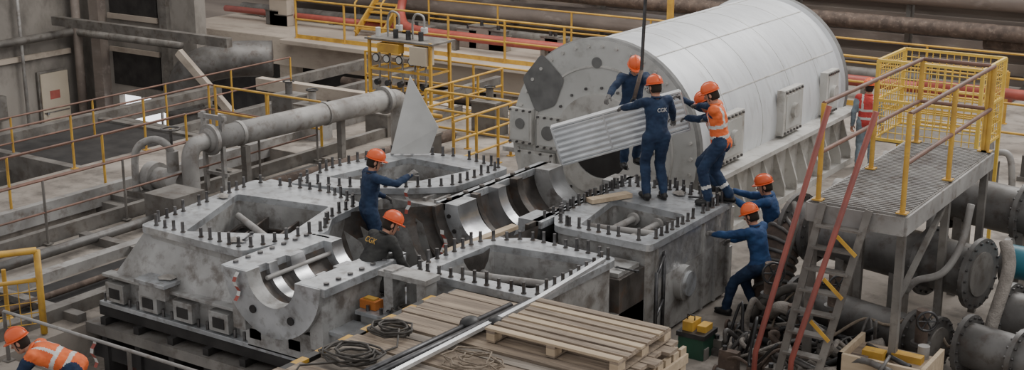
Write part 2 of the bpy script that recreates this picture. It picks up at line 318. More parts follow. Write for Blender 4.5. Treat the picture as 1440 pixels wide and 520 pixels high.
b.cyl((-.95,-.13,1.5),(-.95,-.1,1.5),.12,GENG,n=18);b.cyl((-1.5,-.13,1.6),(-1.5,-.1,1.6),.09,GENG,n=18)
b.cyl((-.1,-.02,2.75),(-.1,0,2.75),.09,GENG,n=20);b.cyl((.35,-.02,2.6),(.35,0,2.6),.05,GENG,n=16)
b.box(-1.72,1.72,.25,6.3,0,.9,GENL);b.box(-1.95,1.95,.15,6.45,0,.12,GENL);b.box(1.6,2.0,.1,6.45,1.02,1.1,GENL);b.box(-2.0,-1.6,.1,6.45,1.02,1.1,GENL)
for k in range(12):
    y=.35+k*.54
    for s in(-1,1): b.add([(s*1.7,y,.12),(s*1.95,y,.12),(s*1.95,y,.3),(s*1.7,y,1.02),(s*1.7,y+.05,.12),(s*1.95,y+.05,.12),(s*1.95,y+.05,.3),(s*1.7,y+.05,1.02)],[(0,1,2,3),(7,6,5,4),(1,5,6,2),(2,6,7,3)],GENL)
for y,w in((.7,.85),(3.2,.85),(5.2,.6)):
    b.box(1.66,1.80,y,y+w,1.15,1.95,GENL);b.box(1.80,1.81,y+.1,y+w-.1,1.25,1.85,GENF)
    for i in range(6):
        yy=y+.08+i*(w-.16)/5
        for z in(1.19,1.91): b.cyl((1.80,yy,z),(1.83,yy,z),.025,STUD,n=6)
    b.cyl((1.8,y+w/2,1.55),(1.88,y+w/2,1.55),.13,GENL,n=18)
b.obj("turbine_generator",.008)
# ---------------------------------------------------------------- casing
b=MB()
def studs(path,sp=.17,z=1.4,h=.14,r=.022,closed=True):
    P=[V((p[0],p[1],0)) for p in path];P=P+[P[0]] if closed else P
    carry=0
    for i in range(len(P)-1):
        d=P[i+1]-P[i];L=d.length
        while carry<L:
            p=P[i]+d*(carry/L) if L>0 else P[i]
            if random.random()<.93:
                hh=h*random.uniform(.75,1.2)
                b.cyl((p.x,p.y,z),(p.x,p.y,z+hh),r,STUD,n=8);b.cyl((p.x,p.y,z),(p.x,p.y,z+.012),r*1.5,CASTD,n=8)
            carry+=sp
        carry-=L
def S(l): return [(w,-s) for s,w in l]
def cell(o,i,st=.92,sp=.17,zb=.05,pit=.7,ms=CAST):
    O=rnd(o,.12);I=rnd(i,.07)
    b.prism(O,[I],1.31,1.4,FLNG)
    b.wall(scl(O,.95),scl(O,.955),zb,1.31,ms)
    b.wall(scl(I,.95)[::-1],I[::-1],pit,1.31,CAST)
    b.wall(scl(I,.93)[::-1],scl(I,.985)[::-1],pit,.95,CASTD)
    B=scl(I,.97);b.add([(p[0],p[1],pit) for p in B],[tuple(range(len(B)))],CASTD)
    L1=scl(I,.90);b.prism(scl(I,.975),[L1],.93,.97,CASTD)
    q=[V((p[0],p[1],0)) for p in i]
    for t in(.33,.66):
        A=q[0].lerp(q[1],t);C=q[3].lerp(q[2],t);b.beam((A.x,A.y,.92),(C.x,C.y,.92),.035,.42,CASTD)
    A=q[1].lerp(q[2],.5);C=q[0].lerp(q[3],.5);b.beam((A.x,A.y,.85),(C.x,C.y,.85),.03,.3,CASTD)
    studs(rnd(scl(o,st),.1),sp)
LF=S([(7.15,-2.85),(7.2,-.95),(6.0,-.6),(5.5,-.95),(4.75,-1.05),(4.45,-1.9),(4.65,-3.2)])
LFi=S([(7.0,-2.15),(6.35,-.95),(5.1,-1.35),(5.35,-2.85)])
LB=S([(3.72,-.95),(3.3,-.5),(2.0,-.45),(1.75,-1.5),(2.1,-2.5),(3.4,-2.8),(4.5,-2.65),(4.25,-1.75)])
LBi=S([(3.6,-1.2),(2.4,-.85),(2.35,-2.1),(3.95,-2.4)])
RF=S([(6.6,1.15),(5.2,1.2),(4.75,1.7),(4.85,3.05),(6.6,3.0)])
RFi=S([(6.4,1.42),(5.25,1.45),(5.05,2.85),(6.35,2.78)])
RB=S([(4.15,1.7),(3.7,1.42),(2.6,1.42),(1.6,1.45),(1.45,2.0),(1.7,3.15),(4.2,3.15)])
RBi=S([(3.92,1.95),(2.6,1.72),(2.75,2.9),(3.92,2.9)])
cell(LF,LFi);cell(LB,LBi);cell(RF,RFi,.93);cell(RB,RBi,.92,.15)
studs([(2.15-.75*math.cos(t),-2.2+.45*math.sin(t)) for t in [math.pi*k/14 for k in range(15)]],.12,closed=False)
for p,q in(((-2.6,-5.6,1.18),(-1.2,-6.3,1.18)),((-2.2,-3.6,1.22),(-1.1,-2.7,1.22)),((1.5,-5.9,1.2),(2.8,-5.6,1.2)),((1.5,-5.5,1.1),(2.7,-6.2,1.1)),((1.85,-3.5,1.25),(2.85,-3.3,1.25)),((2.1,-3.9,1.2),(2.1,-2.7,1.2)),((2.5,-3.9,1.2),(2.5,-2.75,1.2))):
    b.cyl(p,q,.05,PIPEG,n=12);b.cyl(q,V(q)+(V(p)-V(q)).normalized()*.05,.09,PIPEG,n=12)
b.box(-3.2,-2.5,-4.75,-4.3,1.2,1.33,FLNG)
b.box(1.2,3.05,-4.8,-4.15,.05,1.1,CASTD);b.box(1.25,3.0,-4.75,-4.2,1.1,1.16,CAST)
for x in(-2.2,-1.7,-1.25): b.box(x-.025,x+.025,-4.42,-4.1,.4,1.3,CAST)
for x in(-.75,-.55): b.box(x-.025,x+.025,-3.75,-3.4,.3,1.3,CAST)
b.cyl((-1.0,-3.95,1.0),(-.98,-3.86,1.0),.1,DARK,n=18);b.box(-1.2,-.3,-3.9,-3.6,.3,1.25,CAST)
b.tube(spline([(-2.5,-4.5,1.0),(-1.8,-4.5,1.05),(-1.1,-4.2,1.0),(-.4,-4.0,.9)]),.07,PIPEG)
b.box(-3.25,-.85,-7.3,-1.8,.32,.70,CAST);b.box(1.15,3.05,-6.7,-1.5,.0,.66,CAST);b.box(-.9,1.6,-7.35,-6.0,.3,.6,CAST)
b.add([(-3.22,-7.3,.70),(-.85,-7.3,.70),(-.95,-7.08,1.31),(-2.85,-7.05,1.31),(-3.22,-4.4,.70),(-3.1,-4.6,1.31)],[(0,1,2,3),(4,0,3,5)],CAST)
b.box(-3.4,1.7,-7.45,-7.2,.27,.33,FLNG);b.box(-3.35,1.65,-7.42,-7.25,.68,.72,CAST)
for k in range(8):
    x=-3.1+k*.64
    b.box(x-.17,x+.17,-7.44,-7.25,.36,.62,CAST);b.box(x-.1,x+.1,-7.45,-7.44,.41,.55,DARK)  # dark inset paints the shade of an opening
    for s in(-.24,.24): b.cyl((x+s,-7.4,.33),(x+s,-7.4,.44),.022,STUD,n=6)
for x in(-2.3,.95): b.box(x-.24,x+.24,-7.5,-7.15,.6,.80,CAST);b.box(x-.28,x+.28,-7.54,-7.1,.78,.83,FLNG)
for x,z in((1.95,1.0),(2.15,.75),(2.45,1.02),(2.75,.7),(2.9,1.05)): b.cyl((x,-4.16,z),(x,-4.22,z),.1,DARK,n=18)  # flat dark discs paint the shade inside round holes
for x,z in((1.5,.95),(1.75,.55),(2.1,.9),(2.5,.55),(2.8,.95)): b.cyl((x,-4.85,z),(x,-4.79,z),.09,DARK,n=18)  # more dark discs painted as shaded holes
b.cyl((3.0,-3.2,.62),(3.2,-3.2,.62),.24,CAST,n=28);b.cyl((3.2,-3.2,.62),(3.24,-3.2,.62),.17,FLNG,n=28)
b.box(3.06,3.1,-3.9,-1.6,.85,1.28,FOIL)
for y in(-3.95,-2.6,-2.2,-1.8): b.box(3.0,3.13,y-.03,y+.03,.05,1.3,CAST)
for x in(1.3,1.9,2.5): b.box(x-.03,x+.03,-6.75,-6.6,.1,1.3,CAST)
cx=.6
b.hring(cx,1.4,-4.3,-1.3,.74,.79,CASTD,n=28)
b.hring(cx,1.4,-4.1,-3.65,.50,.82,BORE,mf=FLNG,n=30)
b.hring(cx,1.4,-3.5,-3.4,.6,.76,CASTD,n=28)
b.hring(cx,1.4,-3.05,-2.85,.54,.76,BORE,n=28);b.hring(cx,1.4,-2.5,-2.35,.58,.76,CASTD,n=28);b.hring(cx,1.4,-1.8,-1.4,.46,.76,BORE,mf=CAST,n=28)
for s in(-1,1): b.box(cx+s*.79-.08,cx+s*.79+.08,-4.1,-1.4,1.3,1.4,FLNG)
for k in range(11): b.cyl((cx+.79,-3.9+k*.22,1.4),(cx+.79,-3.9+k*.22,1.5),.022,STUD,n=8)
for k in range(6): b.cyl((cx-.79,-3.9+k*.4,1.4),(cx-.79,-3.9+k*.4,1.43),.04,CASTD,n=10)
for k in range(9):
    t=math.radians(195+k*19);b.cyl((cx+.67*math.cos(t),-4.12,1.4+.67*math.sin(t)),(cx+.67*math.cos(t),-4.09,1.4+.67*math.sin(t)),.03,DARK,n=10)
nn=26;vs=[];c2=.2
for y,r in((-4.15,.85),(-4.5,1.0),(-5.0,1.2),(-5.5,1.3),(-6.0,1.2)):
    cc=cx+(c2-cx)*min(1,(-4.15-y)/.8)
    for i in range(nn+1):
        t=math.pi+math.pi*i/nn;vs.append((cc+r*math.cos(t),y,max(.1,1.36+r*math.sin(t))))
b.add(vs,[(k*(nn+1)+i,k*(nn+1)+i+1,(k+1)*(nn+1)+i+1,(k+1)*(nn+1)+i) for k in range(4) for i in range(nn)],CASTD,True)
for y,r,w in((-4.35,.92,.14),(-4.6,1.02,.2),(-4.85,1.10,.22),(-5.15,1.2,.25),(-5.7,1.27,.28)): b.hring(c2+.15,1.36,y-.02,y+.02,r-w,r,CAST if y<-4.5 else CASTD,195,345)
for k in range(5):
    y=-4.35-.28*k;b.add([(-.55-.06*k,y,1.25),(-.30-.04*k,y-.03,1.15),(.05,y-.1,.35),(-.35,y-.08,.35)],[(0,1,2,3)],CAST)
b.box(-.95,1.3,-6.2,-4.2,.0,.42,CASTD);b.box(-1.0,-.1,-5.5,-4.6,.42,.5,STEELB)
b.obj("turbine_lower_casing",.006)
# bearing pedestal
b=MB();cx=.02
b.hring(cx,1.4,-7.65,-6.15,.44,.72,CAST,n=28)
b.hring(cx,1.4,-7.72,-7.5,.38,.76,CAST,mf=FLNG,n=30);b.hring(cx,1.4,-7.35,-7.2,.37,.5,BORE,n=28);b.hring(cx,1.4,-7.0,-6.75,.34,.5,BORE,n=28);b.hring(cx+.05,1.4,-6.3,-6.1,.34,.7,BORE,mf=FLNG,n=28)
b.hring(cx,1.4,-7.6,-6.3,.43,.45,CASTD,n=28)
for s in(-1,1):
    x=cx+s*.62
    b.box(x-.2,x+.2,-7.7,-6.2,1.3,1.405,FLNG)
    for k in range(7): b.cyl((x+s*.1,-7.55+k*.21,1.4),(x+s*.1,-7.55+k*.21,1.43),.035,STUD,n=10)
    b.box(x-.1,x+.1,-7.65,-6.3,.6,1.3,CAST)
b.box(cx-.7,cx+.7,-7.45,-6.2,.3,.66,CAST)
b.box(.85,1.9,-7.1,-6.15,.3,.93,CAST);b.box(.8,2.0,-7.15,-6.1,.93,.98,FLNG);b.box(1.05,1.5,-7.35,-7.1,.3,.75,CAST);b.box(1.0,1.55,-7.4,-7.1,.75,.8,FLNG)
for k in range(5): b.cyl((.95+k*.2,-7.08,.98),(.95+k*.2,-7.08,1.05),.022,STUD,n=8)
b.tube([(-.3,-7.45,1.25),(-.3,-6.3,1.25)],.03,PIPEG);b.tube(spline([(.25,-7.3,1.0),(.2,-7.0,1.1),(.15,-6.5,1.05)]),.04,PIPEG)
b.cyl((cx-.3,-7.74,.95),(cx-.3,-7.70,.95),.05,DARK);b.cyl((cx+.3,-7.74,.92),(cx+.3,-7.70,.92),.05,DARK)
b.obj("bearing_pedestal",.008)
for x,y,z in((-2.2,-7.3,.85),(1.3,-7.25,.82),(2.4,-1.9,1.42),(-1.3,-6.95,1.42),(.85,-6.4,.99),(-2.9,-5.6,1.42),(1.6,-4.5,1.17)):
    b=MB();pts=[(x+random.uniform(.05,.16)*math.cos(a),y+random.uniform(.05,.14)*math.sin(a)) for a in [k*math.pi/5 for k in range(10)]]
    b.add([(p[0],p[1],z) for p in pts]+[(x,y,z+.05)],[(i,(i+1)%10,10) for i in range(10)],RAG,True);b.obj("cleaning_rag")
for x,y,z,a in((2.6,-2.0,1.41,.4),(1.2,-7.0,.99,1.2),(-1.2,-6.9,1.41,2.0),(2.9,-4.6,1.17,0),(1.6,-6.3,.99,2.4)):
    b=MB();d=V((math.cos(a),math.sin(a),0));p=V((x,y,z+.015));b.tube([p,p+d*.28],.012,STL);b.cyl(p+d*.28-V((0,0,.012)),p+d*.28+V((0,0,.015)),.03,STL);b.torus(p,(1,0,0),(0,1,0),.025,.008,STL,12,5);b.obj("spanner")
b=MB();b.box(-3.5,3.0,-7.2,-7.05,-2.5,.27,BROWN);b.box(-3.45,2.0,-7.42,-7.2,.12,.26,DARK);b.box(-3.6,2.0,-7.55,-7.2,-.12,.02,STEELB);b.box(-3.6,2.0,-7.45,-7.2,-.5,-.3,DARK)
for k in range(9): x=-3.3+k*.64;b.box(x-.05,x+.05,-7.5,-7.2,-1,.12,DARK)
b.box(-3.5,-3.4,-7.2,-1.8,-.3,.3,DARK)
b.box(-3.6,3.4,-8.9,-7.05,-2.6,-2.5,BROWN);b.obj("turbine_foundation")
b=MB();b.box(1.12,1.25,-6.98,-6.75,.98,1.5,CAST);b.box(1.05,1.75,-7.0,-6.72,1.42,1.48,CAST);b.box(1.6,1.72,-6.98,-6.75,.98,1.45,CAST);b.obj("steel_bracket")
b=MB();A=[(-2.45,-2.38,1.42),(-1.95,-2.03,1.42),(-1.82,-1.95,1.85),(-2.25,-2.1,2.65)]
n_=(V(A[1])-V(A[0])).cross(V(A[2])-V(A[0])).normalized()*.012
b.add([V(p)-n_ for p in A]+[V(p)+n_ for p in A],[(3,2,1,0),(4,5,6,7),(0,1,5,4),(1,2,6,5),(2,3,7,6),(3,0,4,7)],WHITE);b.obj("metal_sheet")
b=MB();b.tube([(-6.65,-2.3,1.05),(-6.2,2.25,1.05)],.21,PIPEG,20);
for t in(.02,.16,.62,.97):
    p=V((-6.65,-2.3,1.05)).lerp(V((-6.2,2.25,1.05)),t);d=V((.45,4.55,0)).normalized();b.cyl(p-d*.035,p+d*.035,.28 if t in(.02,.97) else .23,PIPEG,n=20)
b.tube(spline([(-6.2,2.25,1.05),(-6.18,2.45,1.0),(-6.16,2.55,.8),(-6.15,2.55,.2),(-6.15,2.55,0)],5),.2,PIPEG,16)
b.tube(spline([(-6.65,-2.3,1.05),(-6.68,-2.55,1.0),(-6.7,-2.65,.8),(-6.7,-2.65,.3),(-6.7,-2.65,0)],5),.15,PIPEG,14)
for y in(-1.6,1.0): b.beam((-6.4,y,0),(-6.4,y,.85),.12,.12,STEELB)
b.obj("steam_pipe")
b=MB();b.tube([(-5.6,-2.0,.3),(-5.2,3.0,.3)],.12,RUST,12);b.tube([(-5.2,-4.0,.18),(-4.6,.8,.18)],.16,PIPED,12);b.beam((-4.4,-3.4,.35),(-4.2,.9,.35),.2,.25,STEELB);b.beam((-4.9,-1.5,.05),(-4.1,-1.5,.2),.3,.3,STEELB);b.beam((-5.0,.4,.05),(-4.0,.4,.2),.3,.3,PIPED)
b.obj("drain_pipework")
b=MB()
for x in(-6.95,-6.5): b.beam((x,-2.05,0),(x,-2.05,1.5),.07,.07,PIPEG)
b.beam((-7.05,-2.05,1.42),(-6.4,-2.05,1.42),.06,.08,PIPEG);b.beam((-7.0,-2.05,.4),(-6.4,-2.05,.4),.05,.06,PIPEG);b.obj("pipe_support_stand")
b=MB();b.cyl((-7.6,-2.6,.3),(-6.95,-2.6,.3),.2,PIPEG,n=18);b.cyl((-7.2,-2.6,.3),(-7.2,-2.6,.85),.11,PIPEG);b.tube(spline([(-7.2,-2.6,.8),(-7.25,-2.7,1.0),(-7.5,-2.8,1.05),(-7.8,-2.9,.8),(-7.85,-2.9,0)]),.07,PIPEG)
b.torus((-7.2,-2.6,1.25),(1,0,0),(0,1,0),.16,.02,PIPED);b.cyl((-7.2,-2.6,.8),(-7.2,-2.6,1.25),.025,STUD);b.box(-8.0,-6.9,-3.0,-2.2,0,.1,STEELB);b.cyl((-7.8,-2.6,.3),(-7.6,-2.6,.3),.28,PIPEG,n=18)
b.box(-8.4,-6.9,-3.1,-2.1,-.1,0,STEELB)
b.obj("feed_pump_valve")
railing("walkway_railing",[(-6.85,-12,0),(-6.85,.8,0)],1.05,1.6,STEELB,RAILB,.022)
railing("walkway_railing",[(-10.3,-13,0),(-10.3,1.3,0),(-8.6,1.3,0)],1.05,1.9,YEL,RAILB,.024)
railing("walkway_railing",[(-8.55,-13,0),(-8.55,-1.0,0)],1.05,1.9,YEL,RAILB,.024)
railing("platform_railing",[(-10,6.1,0),(-3.7,6.1,0)],1.1,1.5)
railing("platform_railing",[(-3.8,1.15,0),(-3.8,4.8,0)],1.1,.75,YEL,YEL,.03,(.33,.66))
railing("platform_railing",[(-9.9,1.1,0),(-7.0,1.1,0)],1.1,1.4)
railing("platform_railing",[(-6.0,6.0,0),(-6.0,3.2,0),(-3.9,3.2,0)],1.1,.9,YEL,YEL,.03,(.33,.66))
railing("walkway_railing",[(-12.7,-6,-.42),(-12.7,6.4,-.42)],1.05,2.1,YEL,RAILB,.024)
b=MB();x0,y0=-8.7,4.7
for dx in(0,1.7):
    for dy in(0,.7): b.beam((x0+dx,y0+dy,0),(x0+dx,y0+dy,1.75),.06,.06,YEL)
for z in(.5,1.05,1.7):
    b.beam((x0,y0,z),(x0+1.7,y0,z),.05,.05,YEL);b.beam((x0,y0+.7,z),(x0+1.7,y0+.7,z),.05,.05,YEL)
    for dx in(0,.57,1.13,1.7): b.beam((x0+dx,y0,z),(x0+dx,y0+.7,z),.04,.04,YEL)
for dx in(.2,.5,.85,1.2,1.5):
    b.tube([(x0+dx,y0+.1,.0),(x0+dx,y0+.1,1.6)],.025,PIPEG);b.cyl((x0+dx,y0-.02,1.3),(x0+dx,y0+.06,1.3),.09,WHITE,n=16);b.cyl((x0+dx,y0-.03,.75),(x0+dx,y0+.06,.75),.07,STL,n=12);b.cyl((x0+dx,y0-.03,1.3),(x0+dx,y0-.02,1.3),.1,STL,n=16)
    b.cyl((x0+dx,y0-.04,1.3),(x0+dx,y0-.03,1.3),.075,WHITE,n=16)
b.box(x0+1.2,x0+1.65,y0-.1,y0+.2,1.25,1.65,DOORM);b.box(x0-.1,x0+1.8,y0-.05,y0+.8,1.7,1.74,STEELB)
for dx in(.3,1.0): b.tube(spline([(x0+dx,y0+.3,1.7),(x0+dx,y0+.3,2.1),(x0+dx+.1,y0+.3,2.3),(x0+dx+.3,y0+.3,2.25),(x0+dx+.32,y0+.3,2.0)]),.025,PIPEG);b.cyl((x0+dx+.32,y0+.3,1.9),(x0+dx+.32,y0+.3,2.02),.08,WHITE,n=14)
for dx in(.1,.6,.95,1.3): b.cyl((x0+dx,y0+.2,1.74),(x0+dx,y0+.2,1.94),.06,random.choice([STL,YEL,WHITE]),n=10)
b.box(x0+.3,x0+.9,y0-.1,y0+.1,1.45,1.65,YEL);b.box(x0+.05,x0+.4,y0+.1,y0+.5,.1,.45,STEELB);b.tube([(x0-.3,y0-.3,.25),(x0+2.2,y0-.3,.25)],.05,YEL)
b.obj("gauge_rack")
for x,y,h,m in((-5.3,4.5,.7,STEELB),(-4.6,5.2,.5,PIPEG),(-9.6,3.0,.6,PIPED),(-7.2,3.3,.45,STEELB),(-5.2,2.0,.5,PIPED),(-8.2,2.2,.7,PIPEG)):
    b=MB();b.box(x-.3,x+.3,y-.25,y+.25,0,h,m);b.box(x-.32,x+.32,y-.27,y+.27,h,h+.04,STEELB);b.cyl((x,y,h+.04),(x,y,h+.3),.08,m);b.torus((x,y,h+.32),(1,0,0),(0,1,0),.12,.015,STL);b.obj("valve_cabinet")
b=MB()
p,q=(-3.75,-8.1),(-4.7,-9.6)
for x,y in(p,q): b.tube([(x,y,0),(x,y,1.15)],.045,YEL,10)
b.tube([(p[0],p[1],1.15),(q[0],q[1],1.15)],.045,YEL,10);b.tube([(p[0],p[1],.75),(q[0],q[1],.75)],.03,YEL,8)
for i in range(14):
    t=i/13;x=p[0]+(q[0]-p[0])*t;y=p[1]+(q[1]-p[1])*t;b.cyl((x,y,.15),(x,y,.75),.008,YEL,n=4)
for z in(.15,.3,.45,.6): b.cyl((p[0],p[1],z),(q[0],q[1],z),.008,YEL,n=4)
b.cyl((-4.35,-8.2,0),(-4.35,-8.2,.04),.22,YEL,n=16);b.cyl((-4.35,-8.2,.04),(-4.35,-8.2,.8),.03,YEL);b.cyl((-4.35,-8.2,.04),(-4.35,-8.2,.15),.12,YEL,r1=.04,n=14)
b.obj("yellow_guard_rail")
railing("pit_railing",[(-3.35,-8.95,-.0),(1.2,-8.95,0)],.66,2.6,STEELB,PIPEG,.025,())
b=MB();b.box(-6.6,-3.7,-7.6,-7.45,-.02,.1,STEELB);b.box(-6.6,-3.7,-5.2,-5.05,-.02,.12,STEELB);b.box(-6.6,-3.9,-3.0,-2.8,-.02,.14,PIPEG);b.box(-4.2,-4.0,-9,0,-.02,.16,STEELB);b.box(-5.6,-5.4,-12,0,-.02,.13,PIPEG)
b.tube([(-6.2,-11,.12),(-6.2,0,.12)],.08,PIPED,10);b.tube([(-4.7,-11,.08),(-4.7,-1,.08)],.05,RUST,8);b.box(-6.5,-5.8,-3.9,-3.2,0,.5,STEELB)
b.obj("cable_trench_beams")
for i,(x,y,z) in enumerate([(-.62,-7.5,.75),(-1.7,-8.95,.38),(-.5,-7.76,1.1),(-.3,-4.7,1.45),(.75,-5.3,1.2)]):
    b=MB();w=.028
    for k in range(6):
        z0=z+.28-k*.06;dx=.02*math.sin(k*1.4+i);dx2=.02*math.sin((k+1)*1.4+i)
        b.add([(x-w+dx,y+dx,z0),(x+w+dx,y+dx,z0),(x+w+dx2,y+dx2,z0-.06),(x-w+dx2,y+dx2,z0-.06)],[(0,1,2,3)],RED if k%2 else REFL)
    b.obj("barrier_tape")
# ---------------------------------------------------------------- wooden platform
b=MB();x0,x1,y0,y1=2.0,4.95,-10.6,-6.75
y=y0
while y<y1-.05:
    w=random.uniform(.17,.24);dz=random.uniform(-.014,.014);mm=random.choice([WOOD,WOOD2,WOOD])
    b.box(x0+random.uniform(-.08,.08),x1+random.uniform(-.1,.03),y,min(y+w-random.uniform(.01,.04),y1),1.355+dz,1.39+dz,mm);y+=w
for x in(2.1,3.4,4.75): b.box(x-.05,x+.05,y0,y1,1.24,1.34,WOOD)
y=y0
while y<y1-.05: b.box(x1-.06,x1-.02,y,y+.12,0,1.32,WOODL);y+=.17
x=x0
while x<x1-.1: b.box(x,x+.13,y1-.05,y1-.02,0,1.3,WOODL);b.box(x,x+.13,y0,y0+.03,0,1.3,WOODL);x+=.17
for z in(.15,.7,1.2): b.box(x1-.02,x1+.01,y0,y1,z-.05,z+.05,WOODL)
b.box(x0+.02,x0+.05,y0,y1,0,1.3,WOOD);b.box(x0+.1,x1-.1,y0+.05,y1-.08,.1,1.1,DARK)
b.obj("shipping_crate")
def pallet(x0,x1,y0,y1,z,name="wooden_pallet"):
    b=MB();n=8;w=(y1-y0)/n
    for k in range(n): b.box(x0+random.uniform(-.03,.03),x1+random.uniform(-.03,.03),y0+k*w+.01,y0+(k+1)*w-.035,z+.12,z+.145,WOODL if k%3==0 else WOOD)
    for x in(x0+.05,(x0+x1)/2,x1-.05):
        b.box(x-.05,x+.05,y0,y1,z+.095,z+.12,WOOD);b.box(x-.05,x+.05,y0,y1,z,z+.02,WOOD)
        for y in(y0+.07,(y0+y1)/2,y1-.07): b.box(x-.05,x+.05,y-.07,y+.07,z+.02,z+.095,WOODL)
    return b.obj(name)
pallet(3.25,4.8,-7.95,-6.85,1.405)
b=MB();b.tube([(2.72,-10.6,1.45),(2.95,-7.05,1.46)],.035,STL,10);b.tube([(2.83,-10.6,1.45),(3.08,-6.9,1.47)],.04,STL,10)
b.ell((2.9,-7.75,1.47),(.10,0,0),(0,.13,0),(0,0,.07),BLACK);b.ell((3.12,-7.6,1.48),(.08,0,0),(0,.10,0),(0,0,.06),BLACK)
b.obj("steel_bars")
b=MB();b.beam((2.98,-10.5,1.44),(3.15,-6.8,1.5),.06,.04,ALU);b.beam((3.15,-6.8,1.5),(3.22,-5.5,1.6),.06,.04,ALU);b.obj("aluminium_channel")
def coil(name,c,R,m,turns=5,r=.02,jit=.05,tail=None):
    b=MB();P=[]
    for i in range(turns*14):
        t=i*2*math.pi/14;rr=R*(1+random.uniform(-jit,jit))*(.75+.25*math.sin(i*.21));P.append((c[0]+rr*math.cos(t),c[1]+rr*math.sin(t)*.8,c[2]+r+i*.0009+random.uniform(0,.015)))
    if tail:P+=tail
    b.tube(P,r,m,6);return b.obj(name)
coil("cable_coil",(2.3,-8.3,1.405),.26,CABLE,6,.012,.1,[(2.6,-8.6,1.42),(2.5,-9.2,1.42)]);coil("cable_coil",(2.4,-9.05,1.405),.34,CABLE,7,.012,.12,[(2.1,-9.5,1.42),(2.3,-9.9,1.42)]);coil("rope_coil",(3.5,-8.5,1.405),.3,ROPE,5,.009,.3,[(3.9,-8.6,1.42),(4.3,-8.3,1.42)]);coil("cable_coil",(1.35,-6.9,.985),.16,CABLE,4,.015,.2)
b=MB()
for k in range(16): b.box(1.84,1.93,-9.9+k*.18,-9.9+(k+1)*.18,1.3,1.34,YEL if k%2 else BLACK)
b.box(1.86,1.92,-9.9,-7.0,0,1.3,STEELB);b.obj("hazard_striped_kerb")
b=MB();b.beam((1.0,-5.6,1.3),(1.25,-4.4,1.38),.12,.05,WOODL);b.obj("wood_plank")
b=MB();b.beam((1.55,-3.0,1.44),(1.85,-2.4,1.44),.16,.06,WOODL);b.obj("wood_plank")
b=MB();b.box(.80,1.04,-7.05,-6.9,.985,1.09,ORG);b.box(.84,1.0,-7.02,-6.93,1.09,1.11,YEL);b.obj("tool_box")
b=MB();b.box(3.55,3.9,-4.15,-3.8,0,.28,GREEN);b.box(3.53,3.92,-4.17,-3.78,.28,.34,STL);b.box(3.58,3.72,-4.1,-3.85,.34,.46,YEL);b.box(3.76,3.88,-4.05,-3.85,.34,.42,YEL);b.tube([(3.6,-4.0,.46),(3.6,-4.0,.52),(3.7,-4.0,.52),(3.7,-4.0,.46)],.01,STL);b.obj("tool_crate")
b=MB();b.tube([(3.3,-4.3,0),(3.3,-4.3,1.1)],.025,STL);b.tube([(3.12,-3.75,0),(3.12,-3.75,1.2)],.025,STL);b.tube([(3.3,-4.3,1.05),(3.12,-3.75,1.15)],.02,STL);b.tube([(3.3,-4.3,.5),(3.12,-3.75,.55)],.02,STL);b.obj("black_barrier_frame")
b=MB();b.beam((1.43,-1.35,3.0),(1.55,-1.2,9),.05,.03,STL);b.tube([(1.43,-1.35,3.0),(1.40,-1.5,2.6)],.03,RUST);b.torus((1.40,-1.5,2.55),(1,0,0),(0,0,1),.05,.015,STL);b.obj("hoist_sling")
b=MB()
P0=V((.58,-2.3,1.95));P1=V((2.15,-1.35,2.5));L=(P1-P0);d=L.normalized();side=V((.45,.25,.55)).normalized();side=(side-d*side.dot(d)).normalized();nm=d.cross(side).normalized()
W_=.58;Ln=L.length
b.obox(P0+L/2,d*Ln/2,side*W_/2,nm*.012,ALU)
for k in range(7):
    o=-W_/2+W_*(k+.5)/7;b.obox(P0+L/2+side*o+nm*.03,d*Ln/2,side*.014,nm*.03,ALU);b.obox(P0+L/2+side*o-nm*.03,d*Ln/2,side*.014,nm*.03,ALU)
for s in(-1,1): b.obox(P0+L/2+side*s*W_/2,d*Ln/2,side*.015,nm*.07,ALU)
for s in(-.5,-.1,.3,.5): b.obox(P0+L/2+d*Ln*s,d*.015,side*W_/2,nm*.065,ALU)
b.obj("aluminium_cover_panel",.004)
PAN=lambda t,q:P0+L*t+side*q*W_
# ---------------------------------------------------------------- right side steelwork
b=MB();b.box(5.1,6.25,-4.0,-.4,2.2,2.25,STEELB)
for x in(5.1,6.25): b.beam((x,-4,2.13),(x,-.4,2.13),.06,.22,PIPEG)
b.beam((5.1,-4,2.13),(6.25,-4,2.13),.06,.22,PIPEG)
for k in range(50): b.box(5.12,6.23,-3.98+k*.072,-3.96+k*.072,2.25,2.265,PIPEG)
for x in(5.15,6.2):
    for y in(-3.9,-2.2,-.5): b.beam((x,y,0),(x,y,2.05),.09,.09,STEELB)
b.beam((6.2,-3.9,1.2),(6.2,-2.2,2.0),.06,.06,STEELB)
b.obj("access_platform")
railing("platform_handrail",[(5.2,-3.95,2.27),(5.25,-.5,2.27),(6.15,-.5,2.27)],1.15,1.75,YEL,RAILB,.032)
railing("platform_handrail",[(6.2,-3.95,2.27),(6.2,-.5,2.27)],1.15,1.75,YEL,RAILB,.032)
b=MB()
T=[V((5.3,-4.05,2.27)),V((5.85,-4.05,2.27))];B_=[V((5.0,-4.5,0)),V((5.45,-4.5,0))]
for t_,q_ in zip(T,B_): b.beam(t_,q_,.03,.09,STEELB);b.tube([q_+V((-.22,-.12,0)),q_+V((-.2,-.12,.5)),t_+V((0,0,1.15))],.035,REDST,8)
for k in range(1,9):
    t=k/9;p=T[0].lerp(B_[0],t);q=T[1].lerp(B_[1],t);b.obox((p+q)/2,(q-p)/2,V((0,.07,0)),V((0,0,.012)),STEELB)
for k in(2,4,6):
    t=k/9;p=T[1].lerp(B_[1],t);b.obox(p+V((-.08,-.1,.1)),V((.13,-.03,-.09)),V((0,.008,0)),V((.012,0,.018)),YEL)
b.obj("steel_stairs")
